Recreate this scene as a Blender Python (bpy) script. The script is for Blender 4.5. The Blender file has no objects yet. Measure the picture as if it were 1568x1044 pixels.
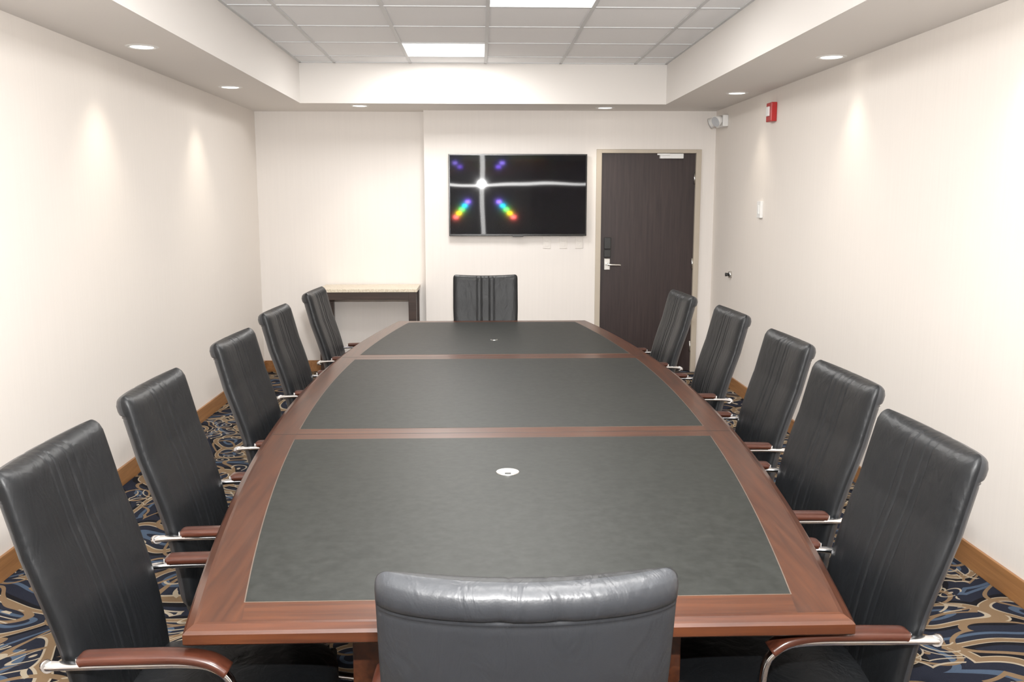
import bpy, bmesh, math
from mathutils import Vector, Matrix
S=bpy.context.scene
try:
    S.view_settings.view_transform='Standard'
    S.view_settings.look='None'
    S.view_settings.exposure=0.0
except Exception as e: print(e)

# ---------------------------------------------------------------- materials
def M(name, col=(.8,.8,.8), rough=.5, metal=0., spec=.5, coat=0.):
    m=bpy.data.materials.new(name); m.use_nodes=True
    b=m.node_tree.nodes['Principled BSDF']
    b.inputs['Base Color'].default_value=(*col,1)
    b.inputs['Roughness'].default_value=rough
    b.inputs['Metallic'].default_value=metal
    b.inputs['Specular IOR Level'].default_value=spec
    b.inputs['Coat Weight'].default_value=coat
    b.inputs['Coat Roughness'].default_value=.12
    return m
class N:
    def __init__(s,m): s.t=m.node_tree; s.b=s.t.nodes['Principled BSDF']
    def n(s,ty,**kw):
        x=s.t.nodes.new(ty)
        for k,v in kw.items():
            if k in x.inputs: x.inputs[k].default_value=v
            else: setattr(x,k,v)
        return x
    def l(s,a,b): s.t.links.new(a,b)
    def coord(s,scale=(1,1,1),kind='Object'):
        c=s.n('ShaderNodeTexCoord'); mp=s.n('ShaderNodeMapping'); mp.inputs['Scale'].default_value=scale
        s.l(c.outputs[kind],mp.inputs['Vector']); return mp.outputs['Vector']
    def ramp(s,fac,stops):
        r=s.n('ShaderNodeValToRGB'); e=r.color_ramp.elements
        while len(e)<len(stops): e.new(.5)
        for i,(p,c) in enumerate(stops): e[i].position=p; e[i].color=(*c,1)
        s.l(fac,r.inputs['Fac']); return r.outputs['Color']
    def bump(s,h,st=.2,d=.01,nrm=None):
        b=s.n('ShaderNodeBump'); b.inputs['Strength'].default_value=st; b.inputs['Distance'].default_value=d
        s.l(h,b.inputs['Height'])
        if nrm is not None: s.l(nrm,b.inputs['Normal'])
        return b.outputs['Normal']
def wood(name,c1,c2,axis='Y',rough=.3,coat=.3,sc=1.):
    m=M(name,c1,rough,coat=coat); k=N(m)
    s={'X':(1.2,22,22),'Y':(22,1.2,22),'Z':(22,22,1.2)}[axis]
    v=k.coord(tuple(a*sc for a in s))
    n=k.n('ShaderNodeTexNoise'); n.inputs['Scale'].default_value=2.2; n.inputs['Detail'].default_value=6; n.inputs['Distortion'].default_value=.6
    k.l(v,n.inputs['Vector'])
    k.l(k.ramp(n.outputs['Fac'],[(.3,c1),(.72,c2)]),k.b.inputs['Base Color'])
    k.l(k.bump(n.outputs['Fac'],.08,.002),k.b.inputs['Normal'])
    return m
def wallmat(name,c):
    m=M(name,c,.75,spec=.25); k=N(m)
    v=k.coord((60,60,1.5)); n=k.n('ShaderNodeTexNoise'); n.inputs['Scale'].default_value=1.; n.inputs['Detail'].default_value=3
    k.l(v,n.inputs['Vector'])
    k.l(k.ramp(n.outputs['Fac'],[(.3,tuple(x*.98 for x in c)),(.7,c)]),k.b.inputs['Base Color'])
    k.l(k.bump(n.outputs['Fac'],.08,.002),k.b.inputs['Normal'])
    return m
m_wall=wallmat('wallpaper_warm_white',(.80,.752,.705))
m_wallb=wallmat('wall_paint_white',(.82,.78,.745))
m_ceil=M('ceiling_tile_white',(.92,.925,.94),.9,spec=.1)
k=N(m_ceil); v=k.coord((1,1,1)); n=k.n('ShaderNodeTexNoise'); n.inputs['Scale'].default_value=160; k.l(v,n.inputs['Vector']); k.l(k.bump(n.outputs['Fac'],.2,.003),k.b.inputs['Normal'])
m_grid=M('ceiling_grid_metal',(.66,.67,.68),.5)
m_soff=M('soffit_paint',(.80,.77,.74),.85,spec=.15)
k=N(m_soff); v=k.coord(); n=k.n('ShaderNodeTexNoise'); n.inputs['Scale'].default_value=220; k.l(v,n.inputs['Vector']); k.l(k.bump(n.outputs['Fac'],.1,.001),k.b.inputs['Normal'])
m_base=wood('baseboard_wood',(.26,.12,.042),(.40,.195,.075),'Y',.4,.1)
m_tabY=wood('cherry_wood_lengthwise',(.034,.009,.0033),(.082,.025,.009),'Y',.34,.2)
m_tabX=wood('cherry_wood_crosswise',(.040,.0105,.0038),(.095,.029,.010),'X',.34,.2)
m_armw=wood('armrest_wood',(.040,.0115,.0065),(.080,.024,.013),'Y',.28,.35,1.5)
m_inlay=M('inlay_stringing',(.12,.09,.07),.4)
m_leatop=M('table_leather_inset',(.03,.034,.031),.46,spec=.26)
k=N(m_leatop); v=k.coord((1,1,1)); n=k.n('ShaderNodeTexNoise'); n.inputs['Scale'].default_value=40; n.inputs['Detail'].default_value=8; k.l(v,n.inputs['Vector'])
k.l(k.ramp(n.outputs['Fac'],[(.3,(.0145,.016,.0142)),(.7,(.026,.028,.0255))]),k.b.inputs['Base Color'])
k.l(k.bump(n.outputs['Fac'],.12,.001),k.b.inputs['Normal'])
def leather(name,c,rough,spec):
    m=M(name,c,rough,spec=spec); k=N(m); v=k.coord((1,1,1))
    vo=k.n('ShaderNodeTexVoronoi'); vo.inputs['Scale'].default_value=260; k.l(v,vo.inputs['Vector'])
    v2=k.coord((6,6,2.2)); n=k.n('ShaderNodeTexNoise'); n.inputs['Scale'].default_value=2.6; n.inputs['Detail'].default_value=3; n.inputs['Distortion'].default_value=1.2; k.l(v2,n.inputs['Vector'])
    nb=k.bump(n.outputs['Fac'],.22,.02); k.l(k.bump(vo.outputs['Distance'],.10,.001,nb),k.b.inputs['Normal'])
    return m
m_leather=leather('black_leather',(.0075,.0083,.0095),.43,.36)
m_leathb=leather('black_leather_flash_lit_rear',(.026,.028,.032),.40,.5)  # same black leather, greyer: flash light on the chair rear painted into the colour
m_chrome=M('chrome',(.75,.75,.76),.12,1.)
m_blk=M('black_plastic',(.02,.02,.02),.4)
m_white=M('white_plastic',(.85,.85,.84),.4)
m_gromm=M('grommet_grey_plastic',(.42,.42,.41),.35)
m_red=M('red_alarm_plastic',(.45,.02,.02),.35)
m_frame=M('door_frame_paint',(.50,.44,.36),.45)
m_door=wood('door_dark_veneer',(.020,.011,.011),(.040,.024,.023),'Z',.42,.05)
m_bezel=M('tv_bezel_black',(.01,.01,.01),.2)
m_plate=M('outlet_plate',(.75,.71,.665),.4)
m_lite=M('lens_diffuser',(1,1,1),.5); b=m_lite.node_tree.nodes['Principled BSDF']; b.inputs['Emission Color'].default_value=(1,.99,.97,1); b.inputs['Emission Strength'].default_value=1.6
m_bulb=M('downlight_bulb',(1,1,1),.5); b=m_bulb.node_tree.nodes['Principled BSDF']; b.inputs['Emission Color'].default_value=(1,.95,.86,1); b.inputs['Emission Strength'].default_value=3
m_ctop=M('console_stone_top',(.66,.58,.44),.3)
k=N(m_ctop); v=k.coord(); n=k.n('ShaderNodeTexNoise'); n.inputs['Scale'].default_value=90; k.l(v,n.inputs['Vector']); k.l(k.ramp(n.outputs['Fac'],[(.35,(.58,.50,.38)),(.65,(.76,.69,.57))]),k.b.inputs['Base Color'])
m_cdark=wood('console_dark_wood',(.025,.014,.010),(.05,.027,.02),'X',.35,.2)

# carpet
m_carpet=M('patterned_carpet',(.03,.04,.1),.95,spec=.1); k=N(m_carpet)
v=k.coord((1,1,1)); wn=k.n('ShaderNodeTexNoise'); wn.inputs['Scale'].default_value=2.2; wn.inputs['Detail'].default_value=0.; k.l(v,wn.inputs['Vector'])
sub=k.n('ShaderNodeVectorMath',operation='SUBTRACT'); sub.inputs[1].default_value=(.5,.5,.5); k.l(wn.outputs['Color'],sub.inputs[0])
scl=k.n('ShaderNodeVectorMath',operation='SCALE'); scl.inputs['Scale'].default_value=.45; k.l(sub.outputs[0],scl.inputs[0])
add=k.n('ShaderNodeVectorMath',operation='ADD'); k.l(v,add.inputs[0]); k.l(scl.outputs[0],add.inputs[1])
def rings(scale,freq,stops,rnd=.9):
    vo=k.n('ShaderNodeTexVoronoi'); vo.voronoi_dimensions='2D'; vo.inputs['Scale'].default_value=scale; vo.inputs['Randomness'].default_value=rnd
    k.l(add.outputs[0],vo.inputs['Vector'])
    mu=k.n('ShaderNodeMath',operation='MULTIPLY'); mu.inputs[1].default_value=freq; k.l(vo.outputs['Distance'],mu.inputs[0])
    fr=k.n('ShaderNodeMath',operation='FRACT'); k.l(mu.outputs[0],fr.inputs[0])
    r=k.n('ShaderNodeValToRGB'); r.color_ramp.interpolation='CONSTANT'; e=r.color_ramp.elements
    while len(e)<len(stops): e.new(.5)
    for i,(p,c) in enumerate(stops): e[i].position=p; e[i].color=(*c,1)
    k.l(fr.outputs[0],r.inputs['Fac']); return r.outputs['Color']
navy=(.018,.021,.034); blue=(.065,.095,.145); tan=(.20,.135,.08); cream=(.36,.31,.235); dark=(.009,.009,.012)
A=rings(2.0,2.4,[(0,navy),(.20,blue),(.32,navy),(.52,cream),(.56,tan),(.70,cream),(.73,dark),(.86,navy)])
B=rings(2.9,1.5,[(0,(1,1,1)),(.07,(0,0,0)),(.46,(1,1,1)),(.55,(0,0,0))])
C=rings(5.0,1.8,[(0,(1,1,1)),(.10,(0,0,0)),(.36,(1,1,1)),(.44,(0,0,0))])
mx=k.n('ShaderNodeMix',data_type='RGBA'); k.l(B,mx.inputs[0]); k.l(A,mx.inputs[6]); mx.inputs[7].default_value=(*tan,1)
n2=k.n('ShaderNodeTexNoise'); n2.inputs['Scale'].default_value=2.0; k.l(v,n2.inputs['Vector'])
gt=k.n('ShaderNodeMath',operation='GREATER_THAN'); gt.inputs[1].default_value=.53; k.l(n2.outputs['Fac'],gt.inputs[0])
mm=k.n('ShaderNodeMath',operation='MULTIPLY'); k.l(gt.outputs[0],mm.inputs[0]); k.l(C,mm.inputs[1])
mx2=k.n('ShaderNodeMix',data_type='RGBA'); k.l(mm.outputs[0],mx2.inputs[0]); k.l(mx.outputs[2],mx2.inputs[6]); mx2.inputs[7].default_value=(*cream,1)
k.l(mx2.outputs[2],k.b.inputs['Base Color'])
n3=k.n('ShaderNodeTexNoise'); n3.inputs['Scale'].default_value=350; k.l(v,n3.inputs['Vector']); k.l(k.bump(n3.outputs['Fac'],.5,.004),k.b.inputs['Normal'])

# tv screen: dark glass over a pixel lattice (crossed streak lobes + coloured diffraction orders)
m_tv=bpy.data.materials.new('tv_glass'); m_tv.use_nodes=True; nt=m_tv.node_tree; nt.nodes.clear()
out=nt.nodes.new('ShaderNodeOutputMaterial'); tg=nt.nodes.new('ShaderNodeTangent'); tg.direction_type='UV_MAP'
def gl(rough,an,rot,c):
    g=nt.nodes.new('ShaderNodeBsdfAnisotropic'); g.distribution='GGX'; g.inputs['Color'].default_value=(c,c,c,1) if isinstance(c,float) else (*c,1); g.inputs['Roughness'].default_value=rough
    g.inputs['Anisotropy'].default_value=an; g.inputs['Rotation'].default_value=rot; nt.links.new(tg.outputs[0],g.inputs['Tangent']); return g
g1=gl(.12,.93,0,.0048); g2=gl(.12,.93,.25,.0048); g3=gl(.03,0,0,.008)
tc=nt.nodes.new('ShaderNodeTexCoord'); tn=nt.nodes.new('ShaderNodeTexNoise'); tn.inputs['Scale'].default_value=2.2; tn.inputs['Detail'].default_value=0; nt.links.new(tc.outputs['Object'],tn.inputs['Vector'])
tb=nt.nodes.new('ShaderNodeBump'); tb.inputs['Strength'].default_value=.14; tb.inputs['Distance'].default_value=.01; nt.links.new(tn.outputs['Fac'],tb.inputs['Height'])
nt.links.new(tb.outputs[0],g1.inputs['Normal']); nt.links.new(tb.outputs[0],g2.inputs['Normal'])
df=nt.nodes.new('ShaderNodeBsdfDiffuse'); df.inputs['Color'].default_value=(.003,.003,.005,1)
lobes=[g1,g2,g3]
for (dx,dz,am) in ((.023,.029,1.),(-.028,.029,1.),(-.020,-.020,.30),(.026,-.020,.2)):
    spec_=((.66,(.02,.01,.07)),(.80,(.0,.04,.07)),(.94,(.01,.07,.01)),(1.08,(.07,.05,.0)),(1.22,(.08,.01,.01))) if dz>0 else ((.9,(.02,.01,.09)),(1.1,(.03,.02,.10)))
    for (f_,c) in spec_:
        t=Vector((dx*f_,-1,dz*f_)).normalized()
        g=gl(.046,0.,0.,tuple(a*am*.0042 for a in c))
        cx=nt.nodes.new('ShaderNodeCombineXYZ')
        for i in range(3): cx.inputs[i].default_value=t[i]
        nt.links.new(cx.outputs[0],g.inputs['Normal']); lobes.append(g)
cur=df
for g in lobes:
    ad=nt.nodes.new('ShaderNodeAddShader'); nt.links.new(cur.outputs[0],ad.inputs[0]); nt.links.new(g.outputs[0],ad.inputs[1]); cur=ad
nt.links.new(cur.outputs[0],out.inputs['Surface'])

# ---------------------------------------------------------------- mesh helpers
def bbox(bm,x0,x1,y0,y1,z0,z1,mi=0,bev=0.,smooth=False):
    r=bmesh.ops.create_cube(bm,size=1.)
    vs=r['verts']
    for v in vs:
        v.co=Vector(((x0+x1)/2+v.co.x*(x1-x0),(y0+y1)/2+v.co.y*(y1-y0),(z0+z1)/2+v.co.z*(z1-z0)))
    fs=set(f for v in vs for f in v.link_faces)
    for f in fs: f.material_index=mi
    if bev>0:
        es=list(set(e for v in vs for e in v.link_edges))
        r=bmesh.ops.bevel(bm,geom=es,offset=bev,segments=2,affect='EDGES',profile=.6)
        for f in r['faces']: f.material_index=mi
def superbox(bm,c,s,n=6.,seg=10,mi=0,fn=None):
    d={}
    def vert(p):
        key=tuple(round(a,5) for a in p)
        if key not in d:
            q=Vector(p); l=(abs(q.x)**n+abs(q.y)**n+abs(q.z)**n)**(1./n); q=q/l
            w=Vector((q.x*s[0]/2,q.y*s[1]/2,q.z*s[2]/2))
            if fn: w=fn(w)
            d[key]=bm.verts.new(w+Vector(c))
        return d[key]
    g=[math.sin((-1+2*i/seg)*math.pi/2) for i in range(seg+1)]
    for ax in range(3):
        for sg in (-1,1):
            for i in range(seg):
                for j in range(seg):
                    q=[]
                    for (a_,b_) in ((i,j),(i+1,j),(i+1,j+1),(i,j+1)):
                        p=[0,0,0]; p[ax]=sg; p[(ax+1)%3]=g[a_]; p[(ax+2)%3]=g[b_]; q.append(vert(p))
                    if sg<0: q.reverse()
                    f=bm.faces.new(q); f.material_index=mi; f.smooth=True
def crom(pts,sub=6):
    P=[Vector(p) for p in pts]; o=[]
    for i in range(len(P)-1):
        p0=P[max(i-1,0)];p1=P[i];p2=P[i+1];p3=P[min(i+2,len(P)-1)]
        for j in range(sub):
            t=j/sub
            o.append(.5*((2*p1)+(p2-p0)*t+(2*p0-5*p1+4*p2-p3)*t*t+(3*p1-p0-3*p2+p3)*t**3))
    o.append(P[-1]); return o
def sweep(bm,pts,rx,rz,mi=0,seg=12,ref=(1,0,0),n=2.,taper=None):
    rings=[]; ref=Vector(ref); L=len(pts)
    for i,p in enumerate(pts):
        T=(pts[min(i+1,L-1)]-pts[max(i-1,0)]).normalized()
        U=T.cross(ref)
        if U.length<.05: U=T.cross(Vector((0,1,0)))
        U.normalize(); W=U.cross(T).normalized()
        k_=taper(i/(L-1)) if taper else 1.
        r=[]
        for j in range(seg):
            a_=2*math.pi*j/seg; c_,s_=math.cos(a_),math.sin(a_)
            cx=math.copysign(abs(c_)**(2/n),c_); sx=math.copysign(abs(s_)**(2/n),s_)
            r.append(bm.verts.new(p+W*cx*rx*k_+U*sx*rz*k_))
        rings.append(r)
    for a_,b_ in zip(rings,rings[1:]):
        for j in range(seg):
            f=bm.faces.new((a_[j],a_[(j+1)%seg],b_[(j+1)%seg],b_[j])); f.material_index=mi; f.smooth=True
    for r in (rings[0],rings[-1]):
        f=bm.faces.new(r); f.material_index=mi
def cyl(bm,p0,p1,r0,r1=None,mi=0,seg=20,smooth=True):
    r1=r0 if r1 is None else r1
    p0=Vector(p0);p1=Vector(p1);T=(p1-p0).normalized(); ref=Vector((1,0,0)) if abs(T.x)<.9 else Vector((0,1,0))
    U=T.cross(ref).normalized();W=U.cross(T)
    A=[];B=[]
    for j in range(seg):
        a_=2*math.pi*j/seg; d=W*math.cos(a_)+U*math.sin(a_); A.append(bm.verts.new(p0+d*r0)); B.append(bm.verts.new(p1+d*r1))
    for j in range(seg):
        f=bm.faces.new((A[j],A[(j+1)%seg],B[(j+1)%seg],B[j])); f.material_index=mi; f.smooth=smooth
    for r in (A,B):
        f=bm.faces.new(r); f.material_index=mi
def mesh(bm,name,mats):
    bmesh.ops.recalc_face_normals(bm,faces=bm.faces[:])
    me=bpy.data.meshes.new(name); bm.to_mesh(me); bm.free()
    for m in mats: me.materials.append(m)
    return me
def obj(name,me,loc=(0,0,0),rot=0,parent=None):
    o=bpy.data.objects.new(name,me); S.collection.objects.link(o); o.location=loc; o.rotation_euler=(0,0,rot)
    if parent: o.parent=parent
    return o
def boxes(name,lst,mats,bev=0.):
    bm=bmesh.new()
    for b_ in lst: bbox(bm,*b_[:6],mi=(b_[6] if len(b_)>6 else 0),bev=bev)
    return obj(name,mesh(bm,name,mats))

# ---------------------------------------------------------------- room
XL,XR,YB,YF,YF2,ZS,ZC=-2.10,2.215,-2.2,8.69,8.84,2.47,2.81
IX0,IX1,IY0,IY1=-1.53,1.62,-1.6,8.10
JX=-.516
boxes('floor',[(XL-.1,XR+.1,YB-.1,YF2+.1,-.1,0)],[m_carpet])
boxes('wall_left',[(XL-.1,XL,YB,YF2+.1,0,3.0)],[m_wall])
boxes('wall_right',[(XR,XR+.1,YB,YF2+.1,0,3.0)],[m_wall])
boxes('wall_rear',[(XL-.1,XR+.1,YB-.1,YB,0,3.0)],[m_wall])
DX0,DX1,DZ=1.145,2.035,2.085
boxes('wall_alcove',[(XL,JX,YF2,YF2+.1,0,3.0)],[m_wallb])
boxes('wall_front',[(JX,DX0-.05,YF,YF2+.1,0,3.0)],[m_wallb])
boxes('wall_front_door_side',[(DX1+.05,XR,YF,YF2+.1,0,3.0)],[m_wallb])
boxes('wall_front_door_header',[(DX0-.05,DX1+.05,YF,YF2+.1,DZ+.035,3.0)],[m_wallb])
boxes('ceiling',[(IX0-.05,IX1+.05,IY0-.05,IY1+.05,ZC,ZC+.1)],[m_ceil])
boxes('ceiling_soffit',[(XL,IX0,YB,YF2,ZS,ZC+.12),(IX1,XR,YB,YF2,ZS,ZC+.12),(IX0,IX1,IY1,YF2,ZS,ZC+.12),(IX0,IX1,YB,IY0,ZS,ZC+.12)],[m_soff])
gx=[.056+.643*i for i in range(-2,3)]; gy=[7.75-.65*i for i in range(0,15)]
gl_=[(x-.012,x+.012,IY0,IY1,ZC-.006,ZC+.004) for x in gx]+[(IX0,IX1,y-.012,y+.012,ZC-.0055,ZC+.004) for y in gy if y>IY0]
gl_+=[(IX0,IX0+.02,IY0,IY1,ZC-.006,ZC+.004),(IX1-.02,IX1,IY0,IY1,ZC-.006,ZC+.004),(IX0,IX1,IY1-.02,IY1,ZC-.006,ZC+.004)]
boxes('ceiling_grid',gl_,[m_grid])
# light panels
def area(name,loc,sx,sy,power,col=(1,.98,.95),rot=(0,0,0)):
    l=bpy.data.lights.new(name,'AREA'); l.shape='RECTANGLE'; l.size=sx; l.size_y=sy; l.energy=power; l.color=col
    o=bpy.data.objects.new(name,l); S.collection.objects.link(o); o.location=loc; o.rotation_euler=rot; return o
for (ci,ri) in ((1,0),(2,3),(1,6),(2,9),(1,12)):
    x0,x1=gx[ci]+.012,gx[ci+1]-.012; y1=gy[ri]-.012; y0=gy[ri+1]+.012
    o=boxes('ceiling_light_panel',[(x0,x1,y0,y1,ZC-.004,ZC+.004)],[m_lite])
    area('panel_lamp',((x0+x1)/2,(y0+y1)/2,ZC-.012),.58,.58,35)
# downlights
bm=bmesh.new()
seg=32
prof=[(.062,.035),(.062,.004),(.075,-.006),(.088,0.0)]
R=[]
for (r,z) in prof: R.append([bm.verts.new((r*math.cos(2*math.pi*j/seg),r*math.sin(2*math.pi*j/seg),z)) for j in range(seg)])
for a_,b_ in zip(R,R[1:]):
    for j in range(seg):
        f=bm.faces.new((a_[j],a_[(j+1)%seg],b_[(j+1)%seg],b_[j])); f.smooth=True
cyl(bm,(0,0,-.003),(0,0,.02),.06,mi=1,seg=32)
me_dl=mesh(bm,'downlight',[m_white,m_bulb])
dls=[(-1.83,y) for y in (7.0,5.22,3.44,1.66,-.12)]+[(2.0,7.24),(2.05,5.44),(2.05,3.64),(2.05,1.84),(2.05,.04)]+[(-1.05,8.3),(1.13,8.4)]
for i,(x,y) in enumerate(dls):
    obj('downlight',me_dl,(x,y,ZS))
    l=bpy.data.lights.new('downlight_lamp','SPOT'); l.energy=18 if x<1.5 else 12; l.spot_size=math.radians(86); l.spot_blend=.95; l.shadow_soft_size=.06; l.color=(1,.89,.74)
    o=bpy.data.objects.new('downlight_lamp',l); S.collection.objects.link(o); o.location=(x,y,ZS-.02)
    o.rotation_euler=(0,math.radians(6 if x<-1.5 else 0),0)
    if abs(x)<1.5: o.rotation_euler=(math.radians(4),0,0); l.energy=20
# baseboards
bb=.11
boxes('baseboard_left',[(XL,XL+.015,YB,YF2,0,bb)],[m_base],.003)
boxes('baseboard_right',[(XR-.015,XR,YB,YF,0,bb)],[m_base],.003)
boxes('baseboard_front',[(XL+.015,JX,YF2-.015,YF2,0,bb),(JX,DX0-.056,YF-.015,YF,0,bb)],[m_base],.003)
# door
bm=bmesh.new()
bbox(bm,DX0,DX1,YF+.02,YF+.065,.01,DZ,0)
fw=.055
bbox(bm,DX0-fw+.005,DX0,YF-.015,YF+.07,0,DZ+fw*.6,1,.003); bbox(bm,DX1,DX1+fw-.005,YF-.015,YF+.07,0,DZ+fw*.6,1,.003); bbox(bm,DX0-.001,DX1+.001,YF-.015,YF+.07,DZ,DZ+fw*.6,1,.003)
bbox(bm,1.16+.53,1.16+.75,YF-.035,YF+.02,DZ-.05,DZ-.005,2,.005)   # closer body
bbox(bm,1.16+.50,1.16+.62,YF-.05,YF-.035,DZ-.02,DZ-.005,2,.003)
bbox(bm,DX0+.035,DX0+.10,YF-.005,YF+.02,1.19,1.30,3,.006)       # card reader
bbox(bm,DX0+.035,DX0+.10,YF+.0,YF+.02,1.11,1.185,3,.006)
bbox(bm,DX0+.038,DX0+.095,YF+.005,YF+.02,.99,1.10,4,.006)       # rose
cyl(bm,(DX0+.066,YF+.01,1.045),(DX0+.066,YF-.045,1.045),.012,mi=4)
sweep(bm,crom([(DX0+.066,YF-.045,1.045),(DX0+.10,YF-.05,1.043),(DX0+.19,YF-.047,1.040)]),.010,.008,4,ref=(0,0,1))
for zz in (1.80,1.0,.2): cyl(bm,(DX1-.004,YF+.012,zz),(DX1-.004,YF+.012,zz+.1),.008,mi=4)
m_sat=M('satin_nickel',(.70,.69,.66),.3,1.)
obj('door_1',mesh(bm,'door_1',[m_door,m_frame,m_white,m_blk,m_sat]))
# TV
root=bpy.data.objects.new('wall_tv',None); S.collection.objects.link(root); root.location=(.357,YF-.05,1.695)
tw,th=1.29/2,.755/2
bm=bmesh.new()
bbox(bm,-tw,tw,-.012,.025,-th,th,0,.004)
bbox(bm,-.35,.35,.02,.05,-.2,.2,0)
bbox(bm,-.05,.05,-.014,-.008,-th-.008,-th+.008,0,.002)
me=mesh(bm,'tv_body',[m_bezel]); obj('tv_body',me,parent=root)
me=bpy.data.meshes.new('tv_screen'); e=.012
me.from_pydata([(-tw+e,-.0135,-th+.018),(tw-e,-.0135,-th+.018),(tw-e,-.0135,th-e),(-tw+e,-.0135,th-e)],[],[(0,1,2,3)])
uv=me.uv_layers.new(name='UVMap')
for i,c in enumerate([(0,0),(1,0),(1,1),(0,1)]): uv.data[i].uv=c
me.materials.append(m_tv); obj('tv_screen',me,parent=root)
# wall plates
for i,x in enumerate((.632,.79,.94)):
    bm=bmesh.new(); bbox(bm,-.036,.036,-.005,0,-.058,.058,0,.002)
    bbox(bm,-.017,.017,-.007,-.004,.008,.036,0,.001); bbox(bm,-.017,.017,-.007,-.004,-.036,-.008,0,.001)
    obj('wall_outlet',mesh(bm,'wall_outlet',[m_plate]),(x,YF,1.255))
# right wall items
bm=bmesh.new(); bbox(bm,-.045,0,-.06,.06,-.07,.07,0,.006); bbox(bm,-.058,-.044,-.03,.03,-.03,.04,1,.004)
obj('fire_alarm_strobe',mesh(bm,'fire_alarm',[m_red,m_white]),(XR,6.97,2.30))
bm=bmesh.new(); bbox(bm,-.05,0,-.12,.12,-.05,.05,0,.008)
for s_ in (-1,1):
    cyl(bm,(-.05,s_*.07,.02),(-.11,s_*.10,-.01),.03,.05,0); cyl(bm,(-.11,s_*.10,-.01),(-.114,s_*.102,-.012),.045,.045,1)
    cyl(bm,(-.03,s_*.07,.02),(-.055,s_*.07,.02),.018,.018,0)
obj('emergency_light',mesh(bm,'emergency_light',[m_white,M('lamp_lens_clear',(.55,.57,.6),.15)]),(XR,8.38,2.35))
bm=bmesh.new(); bbox(bm,-.022,0,-.045,.045,-.065,.065,0,.003); bbox(bm,-.028,-.02,-.017,.017,-.034,.034,0,.002)
obj('light_switch',mesh(bm,'light_switch',[m_white]),(XR,7.2,1.575))
bm=bmesh.new(); cyl(bm,(0,0,0),(-.02,0,0),.03,.028,0); cyl(bm,(-.02,0,0),(-.05,0,0),.012,.016,1)
obj('wall_door_stop',mesh(bm,'wall_door_stop',[m_sat,m_blk]),(XR,8.0,1.0))
# console table
cx0,cx1,cy0,cy1,cz=-1.48,-.575,8.33,8.82,.85
bm=bmesh.new()
bbox(bm,cx0,cx1,cy0,cy1,cz-.03,cz,0,.003)
bbox(bm,cx0+.01,cx1-.01,cy0+.012,cy0+.035,cz-.10,cz-.03,1,.002); bbox(bm,cx0+.01,cx1-.01,cy1-.035,cy1-.012,cz-.10,cz-.03,1,.002)
for x in (cx0+.01,cx1-.08):
    for y in (cy0+.01,cy1-.075): bbox(bm,x,x+.07,y,y+.065,0,cz-.03,1,.003)
    bbox(bm,x+.02,x+.05,cy0+.07,cy1-.07,cz-.10,cz-.03,1,.002)
obj('console_table',mesh(bm,'console_table',[m_ctop,m_cdark]))

# ---------------------------------------------------------------- conference table
TX,TY0,TY1,TZ=.087,1.815,6.79,.76
TC=(TY0+TY1)/2; TL=(TY1-TY0)/2
def hw(y): return .712+.225*(1-((y-TC)/TL)**2)
panels=[(TY0+.125,3.345),(3.505,5.09),(5.25,TY1-.115)]
bm=bmesh.new()
NS=64
def ring(ins,z):
    ys=[TY0+ins+(TY1-TY0-2*ins)*i/NS for i in range(NS+1)]
    L=[bm.verts.new((-(hw(y)-ins),y-TC,z)) for y in ys]; Rr=[bm.verts.new((hw(y)-ins,y-TC,z)) for y in ys]
    return L,Rr
def conn(a_,b_):
    for i in range(NS):
        for q in (0,1):
            f=bm.faces.new((a_[q][i],a_[q][i+1],b_[q][i+1],b_[q][i])); f.material_index=0; f.smooth=False
    for i in (0,NS):
        f=bm.faces.new((a_[0][i],a_[1][i],b_[1][i],b_[0][i])); f.material_index=1
rs=[ring(*p) for p in ((.030,TZ),(.022,TZ-.001),(.006,TZ-.009),(.0,TZ-.015),(0.,TZ-.036),(.006,TZ-.041),(.022,TZ-.045),(.30,TZ-.045))]
for a_,b_ in zip(rs,rs[1:]): conn(a_,b_)
f=bm.faces.new(rs[-1][0]+rs[-1][1][::-1])
# top surface
bk=.122
cuts=sorted(set([TY0+.03,TY1-.03]+[a_ for p in panels for a_ in p]+[TY0+.03+(TY1-TY0-.06)*i/NS for i in range(1,NS)]))
rows=[]
for y in cuts:
    h=hw(y); rows.append([bm.verts.new((x,y-TC,TZ)) for x in (-(h-.03),-(h-bk),h-bk,h-.03)])
for i in range(len(cuts)-1):
    for c in range(3):
        f=bm.faces.new((rows[i][c],rows[i][c+1],rows[i+1][c+1],rows[i+1][c]))
        f.material_index=1 if c==1 else 0
for (a_,b_) in panels:
    for (ins,z,mi) in ((-.003,TZ+.0006,2),(0,TZ+.0012,3)):
        ys=[a_+ins+(b_-a_-2*ins)*i/20 for i in range(21)]
        L=[(-(hw(y)-bk-ins),y-TC) for y in ys]; Rr=[((hw(y)-bk-ins),y-TC) for y in ys]
        tl=[bm.verts.new((*p,z)) for p in L]; tr=[bm.verts.new((*p,z)) for p in Rr]
        bl=[bm.verts.new((*p,TZ-.0005)) for p in L]; br=[bm.verts.new((*p,TZ-.0005)) for p in Rr]
        for i in range(20):
            for q in ((tl[i],tr[i],tr[i+1],tl[i+1]),(tl[i],tl[i+1],bl[i+1],bl[i]),(tr[i],tr[i+1],br[i+1],br[i])):
                f=bm.faces.new(q); f.material_index=mi
        for i in (0,20):
            f=bm.faces.new((tl[i],tr[i],br[i],bl[i])); f.material_index=mi
# divider joints
for yc in (3.425,5.17):
    h=hw(yc)-.03; bbox(bm,-h,h,yc-TC-.0025,yc-TC+.0025,TZ-.001,TZ+.0004,4)
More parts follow.
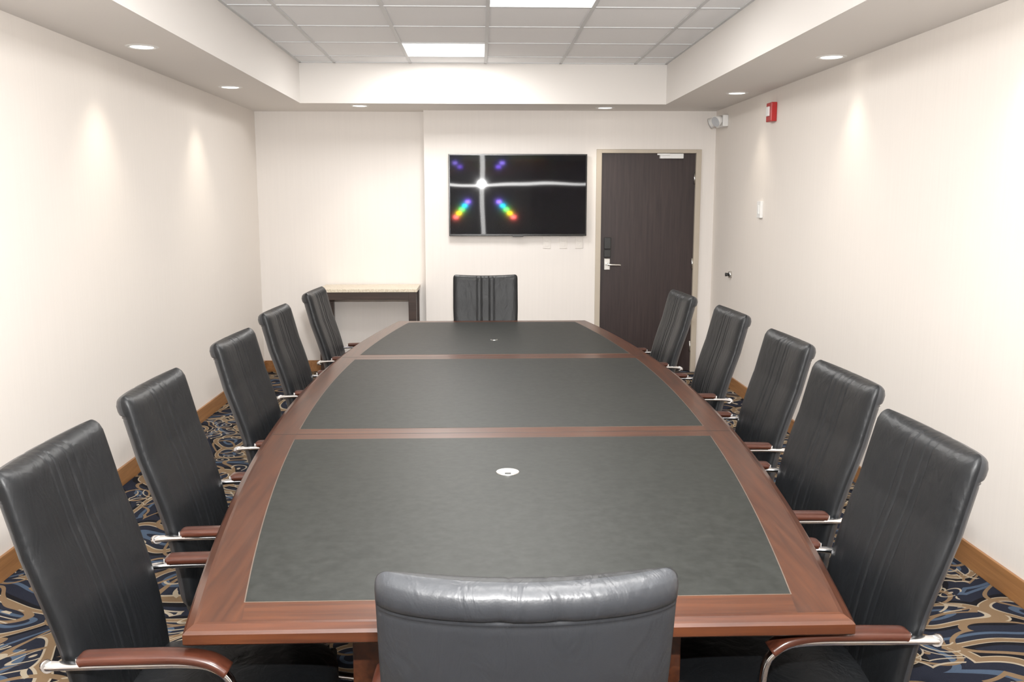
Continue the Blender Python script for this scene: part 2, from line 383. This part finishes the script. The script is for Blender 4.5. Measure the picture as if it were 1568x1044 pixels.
# grommets
for y,q in ((2.90,1.),(5.80,.6)):
    cyl(bm,(0,y-TC,TZ),(0,y-TC,TZ+.004),.040*q,.037*q,5,28); cyl(bm,(0,y-TC,TZ+.004),(0,y-TC,TZ+.0055),.029*q,.028*q,6 if q==1 else 4,28)
    bbox(bm,-.010,.010,y-TC-.03*q,y-TC-.020*q,TZ+.0042,TZ+.006,4)
# pedestals with raised panel mouldings
ub=TZ-.045
for (a_,b_) in ((2.10,2.95),(3.85,4.75),(5.65,6.50)):
    y0,y1=a_-TC,b_-TC; w=.40
    bbox(bm,-w,w,y0,y1,.08,ub,0,.004); bbox(bm,-w-.02,w+.02,y0-.02,y1+.02,0,.09,0,.006); bbox(bm,-w-.015,w+.015,y0-.015,y1+.015,ub-.04,ub,0,.004)
    for (yy,sg) in ((y0,-1),(y1,1)):
        ya,yb=sorted((yy,yy+sg*.014))
        for xx in (-w,w-.07): bbox(bm,xx,xx+.07,ya,yb,.09,ub-.04,0,.003)
        bbox(bm,-w+.07,w-.07,ya,yb,.09,.16,1,.003); bbox(bm,-w+.07,w-.07,ya,yb,ub-.11,ub-.04,1,.003)
obj('conference_table',mesh(bm,'conference_table',[m_tabY,m_tabX,m_inlay,m_leatop,m_blk,m_sat,m_gromm]),(TX,TC,0))

# ---------------------------------------------------------------- chair
def make_chair():
    bm=bmesh.new()
    W=.49; TH=.078; z0,z1=.42,1.085
    Ls=z1-z0
    def cl(z):
        t=max(0.,(z-z0)/Ls)
        return -.252-.153*t**1.15+.014*math.sin(math.pi*min(1,t*1.4))
    xs=sorted(set([round(math.sin(a_/20*math.pi/2),4) for a_ in range(-20,21)]+[s_*v_ for s_ in (-1,1) for v_ in (.10,.115,.125,.135,.15,.165,.23,.245,.255,.265,.28)]))
    xb=[round(math.sin(a_/16*math.pi/2),4) for a_ in range(16,-17,-1)][1:-1]
    zs=[]; nz=46
    for i in range(nz+1):
        t=i/nz; zs.append(t)
    zs=sorted(set(zs+[1-.002,1-.005,1-.01,1-.016,.004,.01,.9,.905,.91,.915,.92]))
    rings=[]
    for t in zs:
        z=z0+Ls*t; s_=z-z0; r=TH/2; rc=.055; rt=.026
        d=z1-z; ths=1.; w=W*(.93+.07*min(1,t*1.6))
        if d<r*.9: ths=max(.02,math.sqrt(max(0,1-((r*.9-d)/(r*.9))**2)))
        if d<rt: w-=2*(rt-math.sqrt(max(0,rt*rt-(rt-d)**2)))*.8
        if s_<r: ths=max(.02,math.sqrt(max(0,1-((r-s_)/r)**2)))
        if s_<rc: w-=2*(rc-math.sqrt(max(0,rc*rc-(rc-s_)**2)))
        c=cl(z); slope=(cl(z+.005)-cl(z-.005))/.01
        def pt(u,front):
            x=u*w/2; hy=TH/2*ths*max(0.,(1-abs(u)**5.5))**(1/2.6)
            if front:
                g=.0048*math.exp(-((abs(u)-.125)/.014)**2)+.0028*math.exp(-((abs(u)-.255)/.014)**2)
                g*=min(1,ths*1.2)
                y=hy*.95-g+.006*math.cos(u*1.5)*ths
            else:
                g=.008*math.exp(-((t-.91)/.008)**2)
                if t>.91: g+=.004*math.exp(-((abs(u)-.2)/.03)**2)
                if t<.905: g+=.007
                y=-(hy-g*min(1,hy/.02))
            y+=.028*u*u
            return Vector((x,c+y*1.0,z+y*(-slope)*.5-.006*(1-u*u)*t))
        rings.append([bm.verts.new(pt(u,True)) for u in xs]+[bm.verts.new(pt(u,False)) for u in xb])
    n_=len(rings[0]); nf=len(xs)
    for a_,b_ in zip(rings,rings[1:]):
        for j in range(n_):
            f=bm.faces.new((a_[j],a_[(j+1)%n_],b_[(j+1)%n_],b_[j])); f.smooth=True
            if j>=nf: f.material_index=4
    bm.faces.new(rings[0]); bm.faces.new(rings[-1])
    # seat
    def fn(w):
        w=w.copy(); 
        if w.z>0: w.z+=.012*(1-(w.x/.25)**2)
        if w.y>.1: w.z-=(w.y-.1)**2*1.2
        return w
    superbox(bm,(0,-.005,.445),(.50,.51,.10),5,14,0,fn)
    bbox(bm,-.21,.21,-.22,.19,.385,.405,3,.004)
    # arms
    dz=.018
    for s_ in (-1,1):
        P=[(s_*.225,-.315,.638+dz),(s_*.255,-.285,.653+dz),(s_*.268,-.225,.660+dz),(s_*.27,-.1,.662+dz),(s_*.27,0,.662+dz),(s_*.27,.055,.652+dz),(s_*.27,.092,.615+dz),(s_*.268,.098,.55),(s_*.262,.075,.46),(s_*.245,.045,.41),(s_*.20,.03,.392),(s_*.08,.02,.392)]
        sweep(bm,crom(P,5),.013,.0075,1,12,ref=(1,0,0),n=3.)
        Q=[(s_*.27,-.215,.676+dz),(s_*.27,-.20,.678+dz),(s_*.27,-.1,.680+dz),(s_*.27,-.01,.679+dz),(s_*.27,.05,.668+dz),(s_*.27,.085,.645+dz)]
        sweep(bm,crom(Q,5),.026,.011,2,16,ref=(1,0,0),n=3.2)
        cyl(bm,(s_*.27,-.224,.660+dz),(s_*.27,-.224,.678+dz),.006,mi=1,seg=10)
        cyl(bm,(s_*.222,-.315,.638+dz),(s_*.25,-.298,.648+dz),.013,mi=1,seg=14)
    # mechanism, column, base
    bbox(bm,-.09,.09,-.12,.10,.345,.388,3,.006)
    cyl(bm,(0,0,.09),(0,0,.24),.028,mi=3); cyl(bm,(0,0,.23),(0,0,.36),.019,mi=1)
    cyl(bm,(0,0,.075),(0,0,.13),.045,.036,mi=1)
    for i in range(5):
        a_=2*math.pi*i/5+math.pi/2; d=Vector((math.cos(a_),math.sin(a_),0)); sd=Vector((-d.y,d.x,0))
        pts=[d*r+Vector((0,0,z)) for r,z in ((.02,.108),(.10,.105),(.2,.092),(.285,.078))]
        sweep(bm,crom(pts,3),.020,.014,1,10,ref=tuple(sd),n=3.,taper=lambda t:1-.3*t)
        c=d*.285; cyl(bm,c+Vector((0,0,.045)),c+Vector((0,0,.082)),.009,mi=3,seg=10)
        for q in (-1,1):
            cyl(bm,c+sd*q*.006+Vector((0,0,.0275)),c+sd*q*.026+Vector((0,0,.0275)),.0275,mi=3,seg=18)
    return mesh(bm,'conference_chair',[m_leather,m_chrome,m_armw,m_blk,m_leathb])
me_ch=make_chair()
TOP=.405
for (x,y,r) in ((-1.025,2.09,0),(-1.05,2.83,0),(-1.06,3.80,-2),(-1.10,4.77,-2),(-1.075,5.78,-2)):
    obj('conference_chair',me_ch,(x+TOP,y,0),math.radians(-90+r))
for (x,y,r) in ((1.125,2.14,0),(1.23,2.90,1),(1.31,3.70,1),(1.325,4.62,2),(1.265,5.50,3)):
    obj('conference_chair',me_ch,(x-TOP,y,0),math.radians(90+r))
o=obj('conference_chair',me_ch,(.073,1.36+TOP,0),math.radians(0)); o.scale=(1,1,.972)
obj('conference_chair',me_ch,(.04,6.58,0),math.radians(180))

# ---------------------------------------------------------------- flash + camera
f_=area('camera_flash',(.04,-.02,1.96),.08,.05,210,(1,.99,.97),(math.radians(120),0,0))
cam=bpy.data.cameras.new('camera'); co=bpy.data.objects.new('camera',cam); S.collection.objects.link(co); S.camera=co
cam.sensor_width=36; cam.lens=1400/1568*36; cam.clip_start=.02
co.location=(0,0,1.64); co.rotation_euler=(math.radians(90-8.69),0,math.radians(-2.0))
w=bpy.data.worlds.new('world'); S.world=w; w.use_nodes=True; w.node_tree.nodes['Background'].inputs[0].default_value=(.8,.8,.8,1); w.node_tree.nodes['Background'].inputs[1].default_value=.3
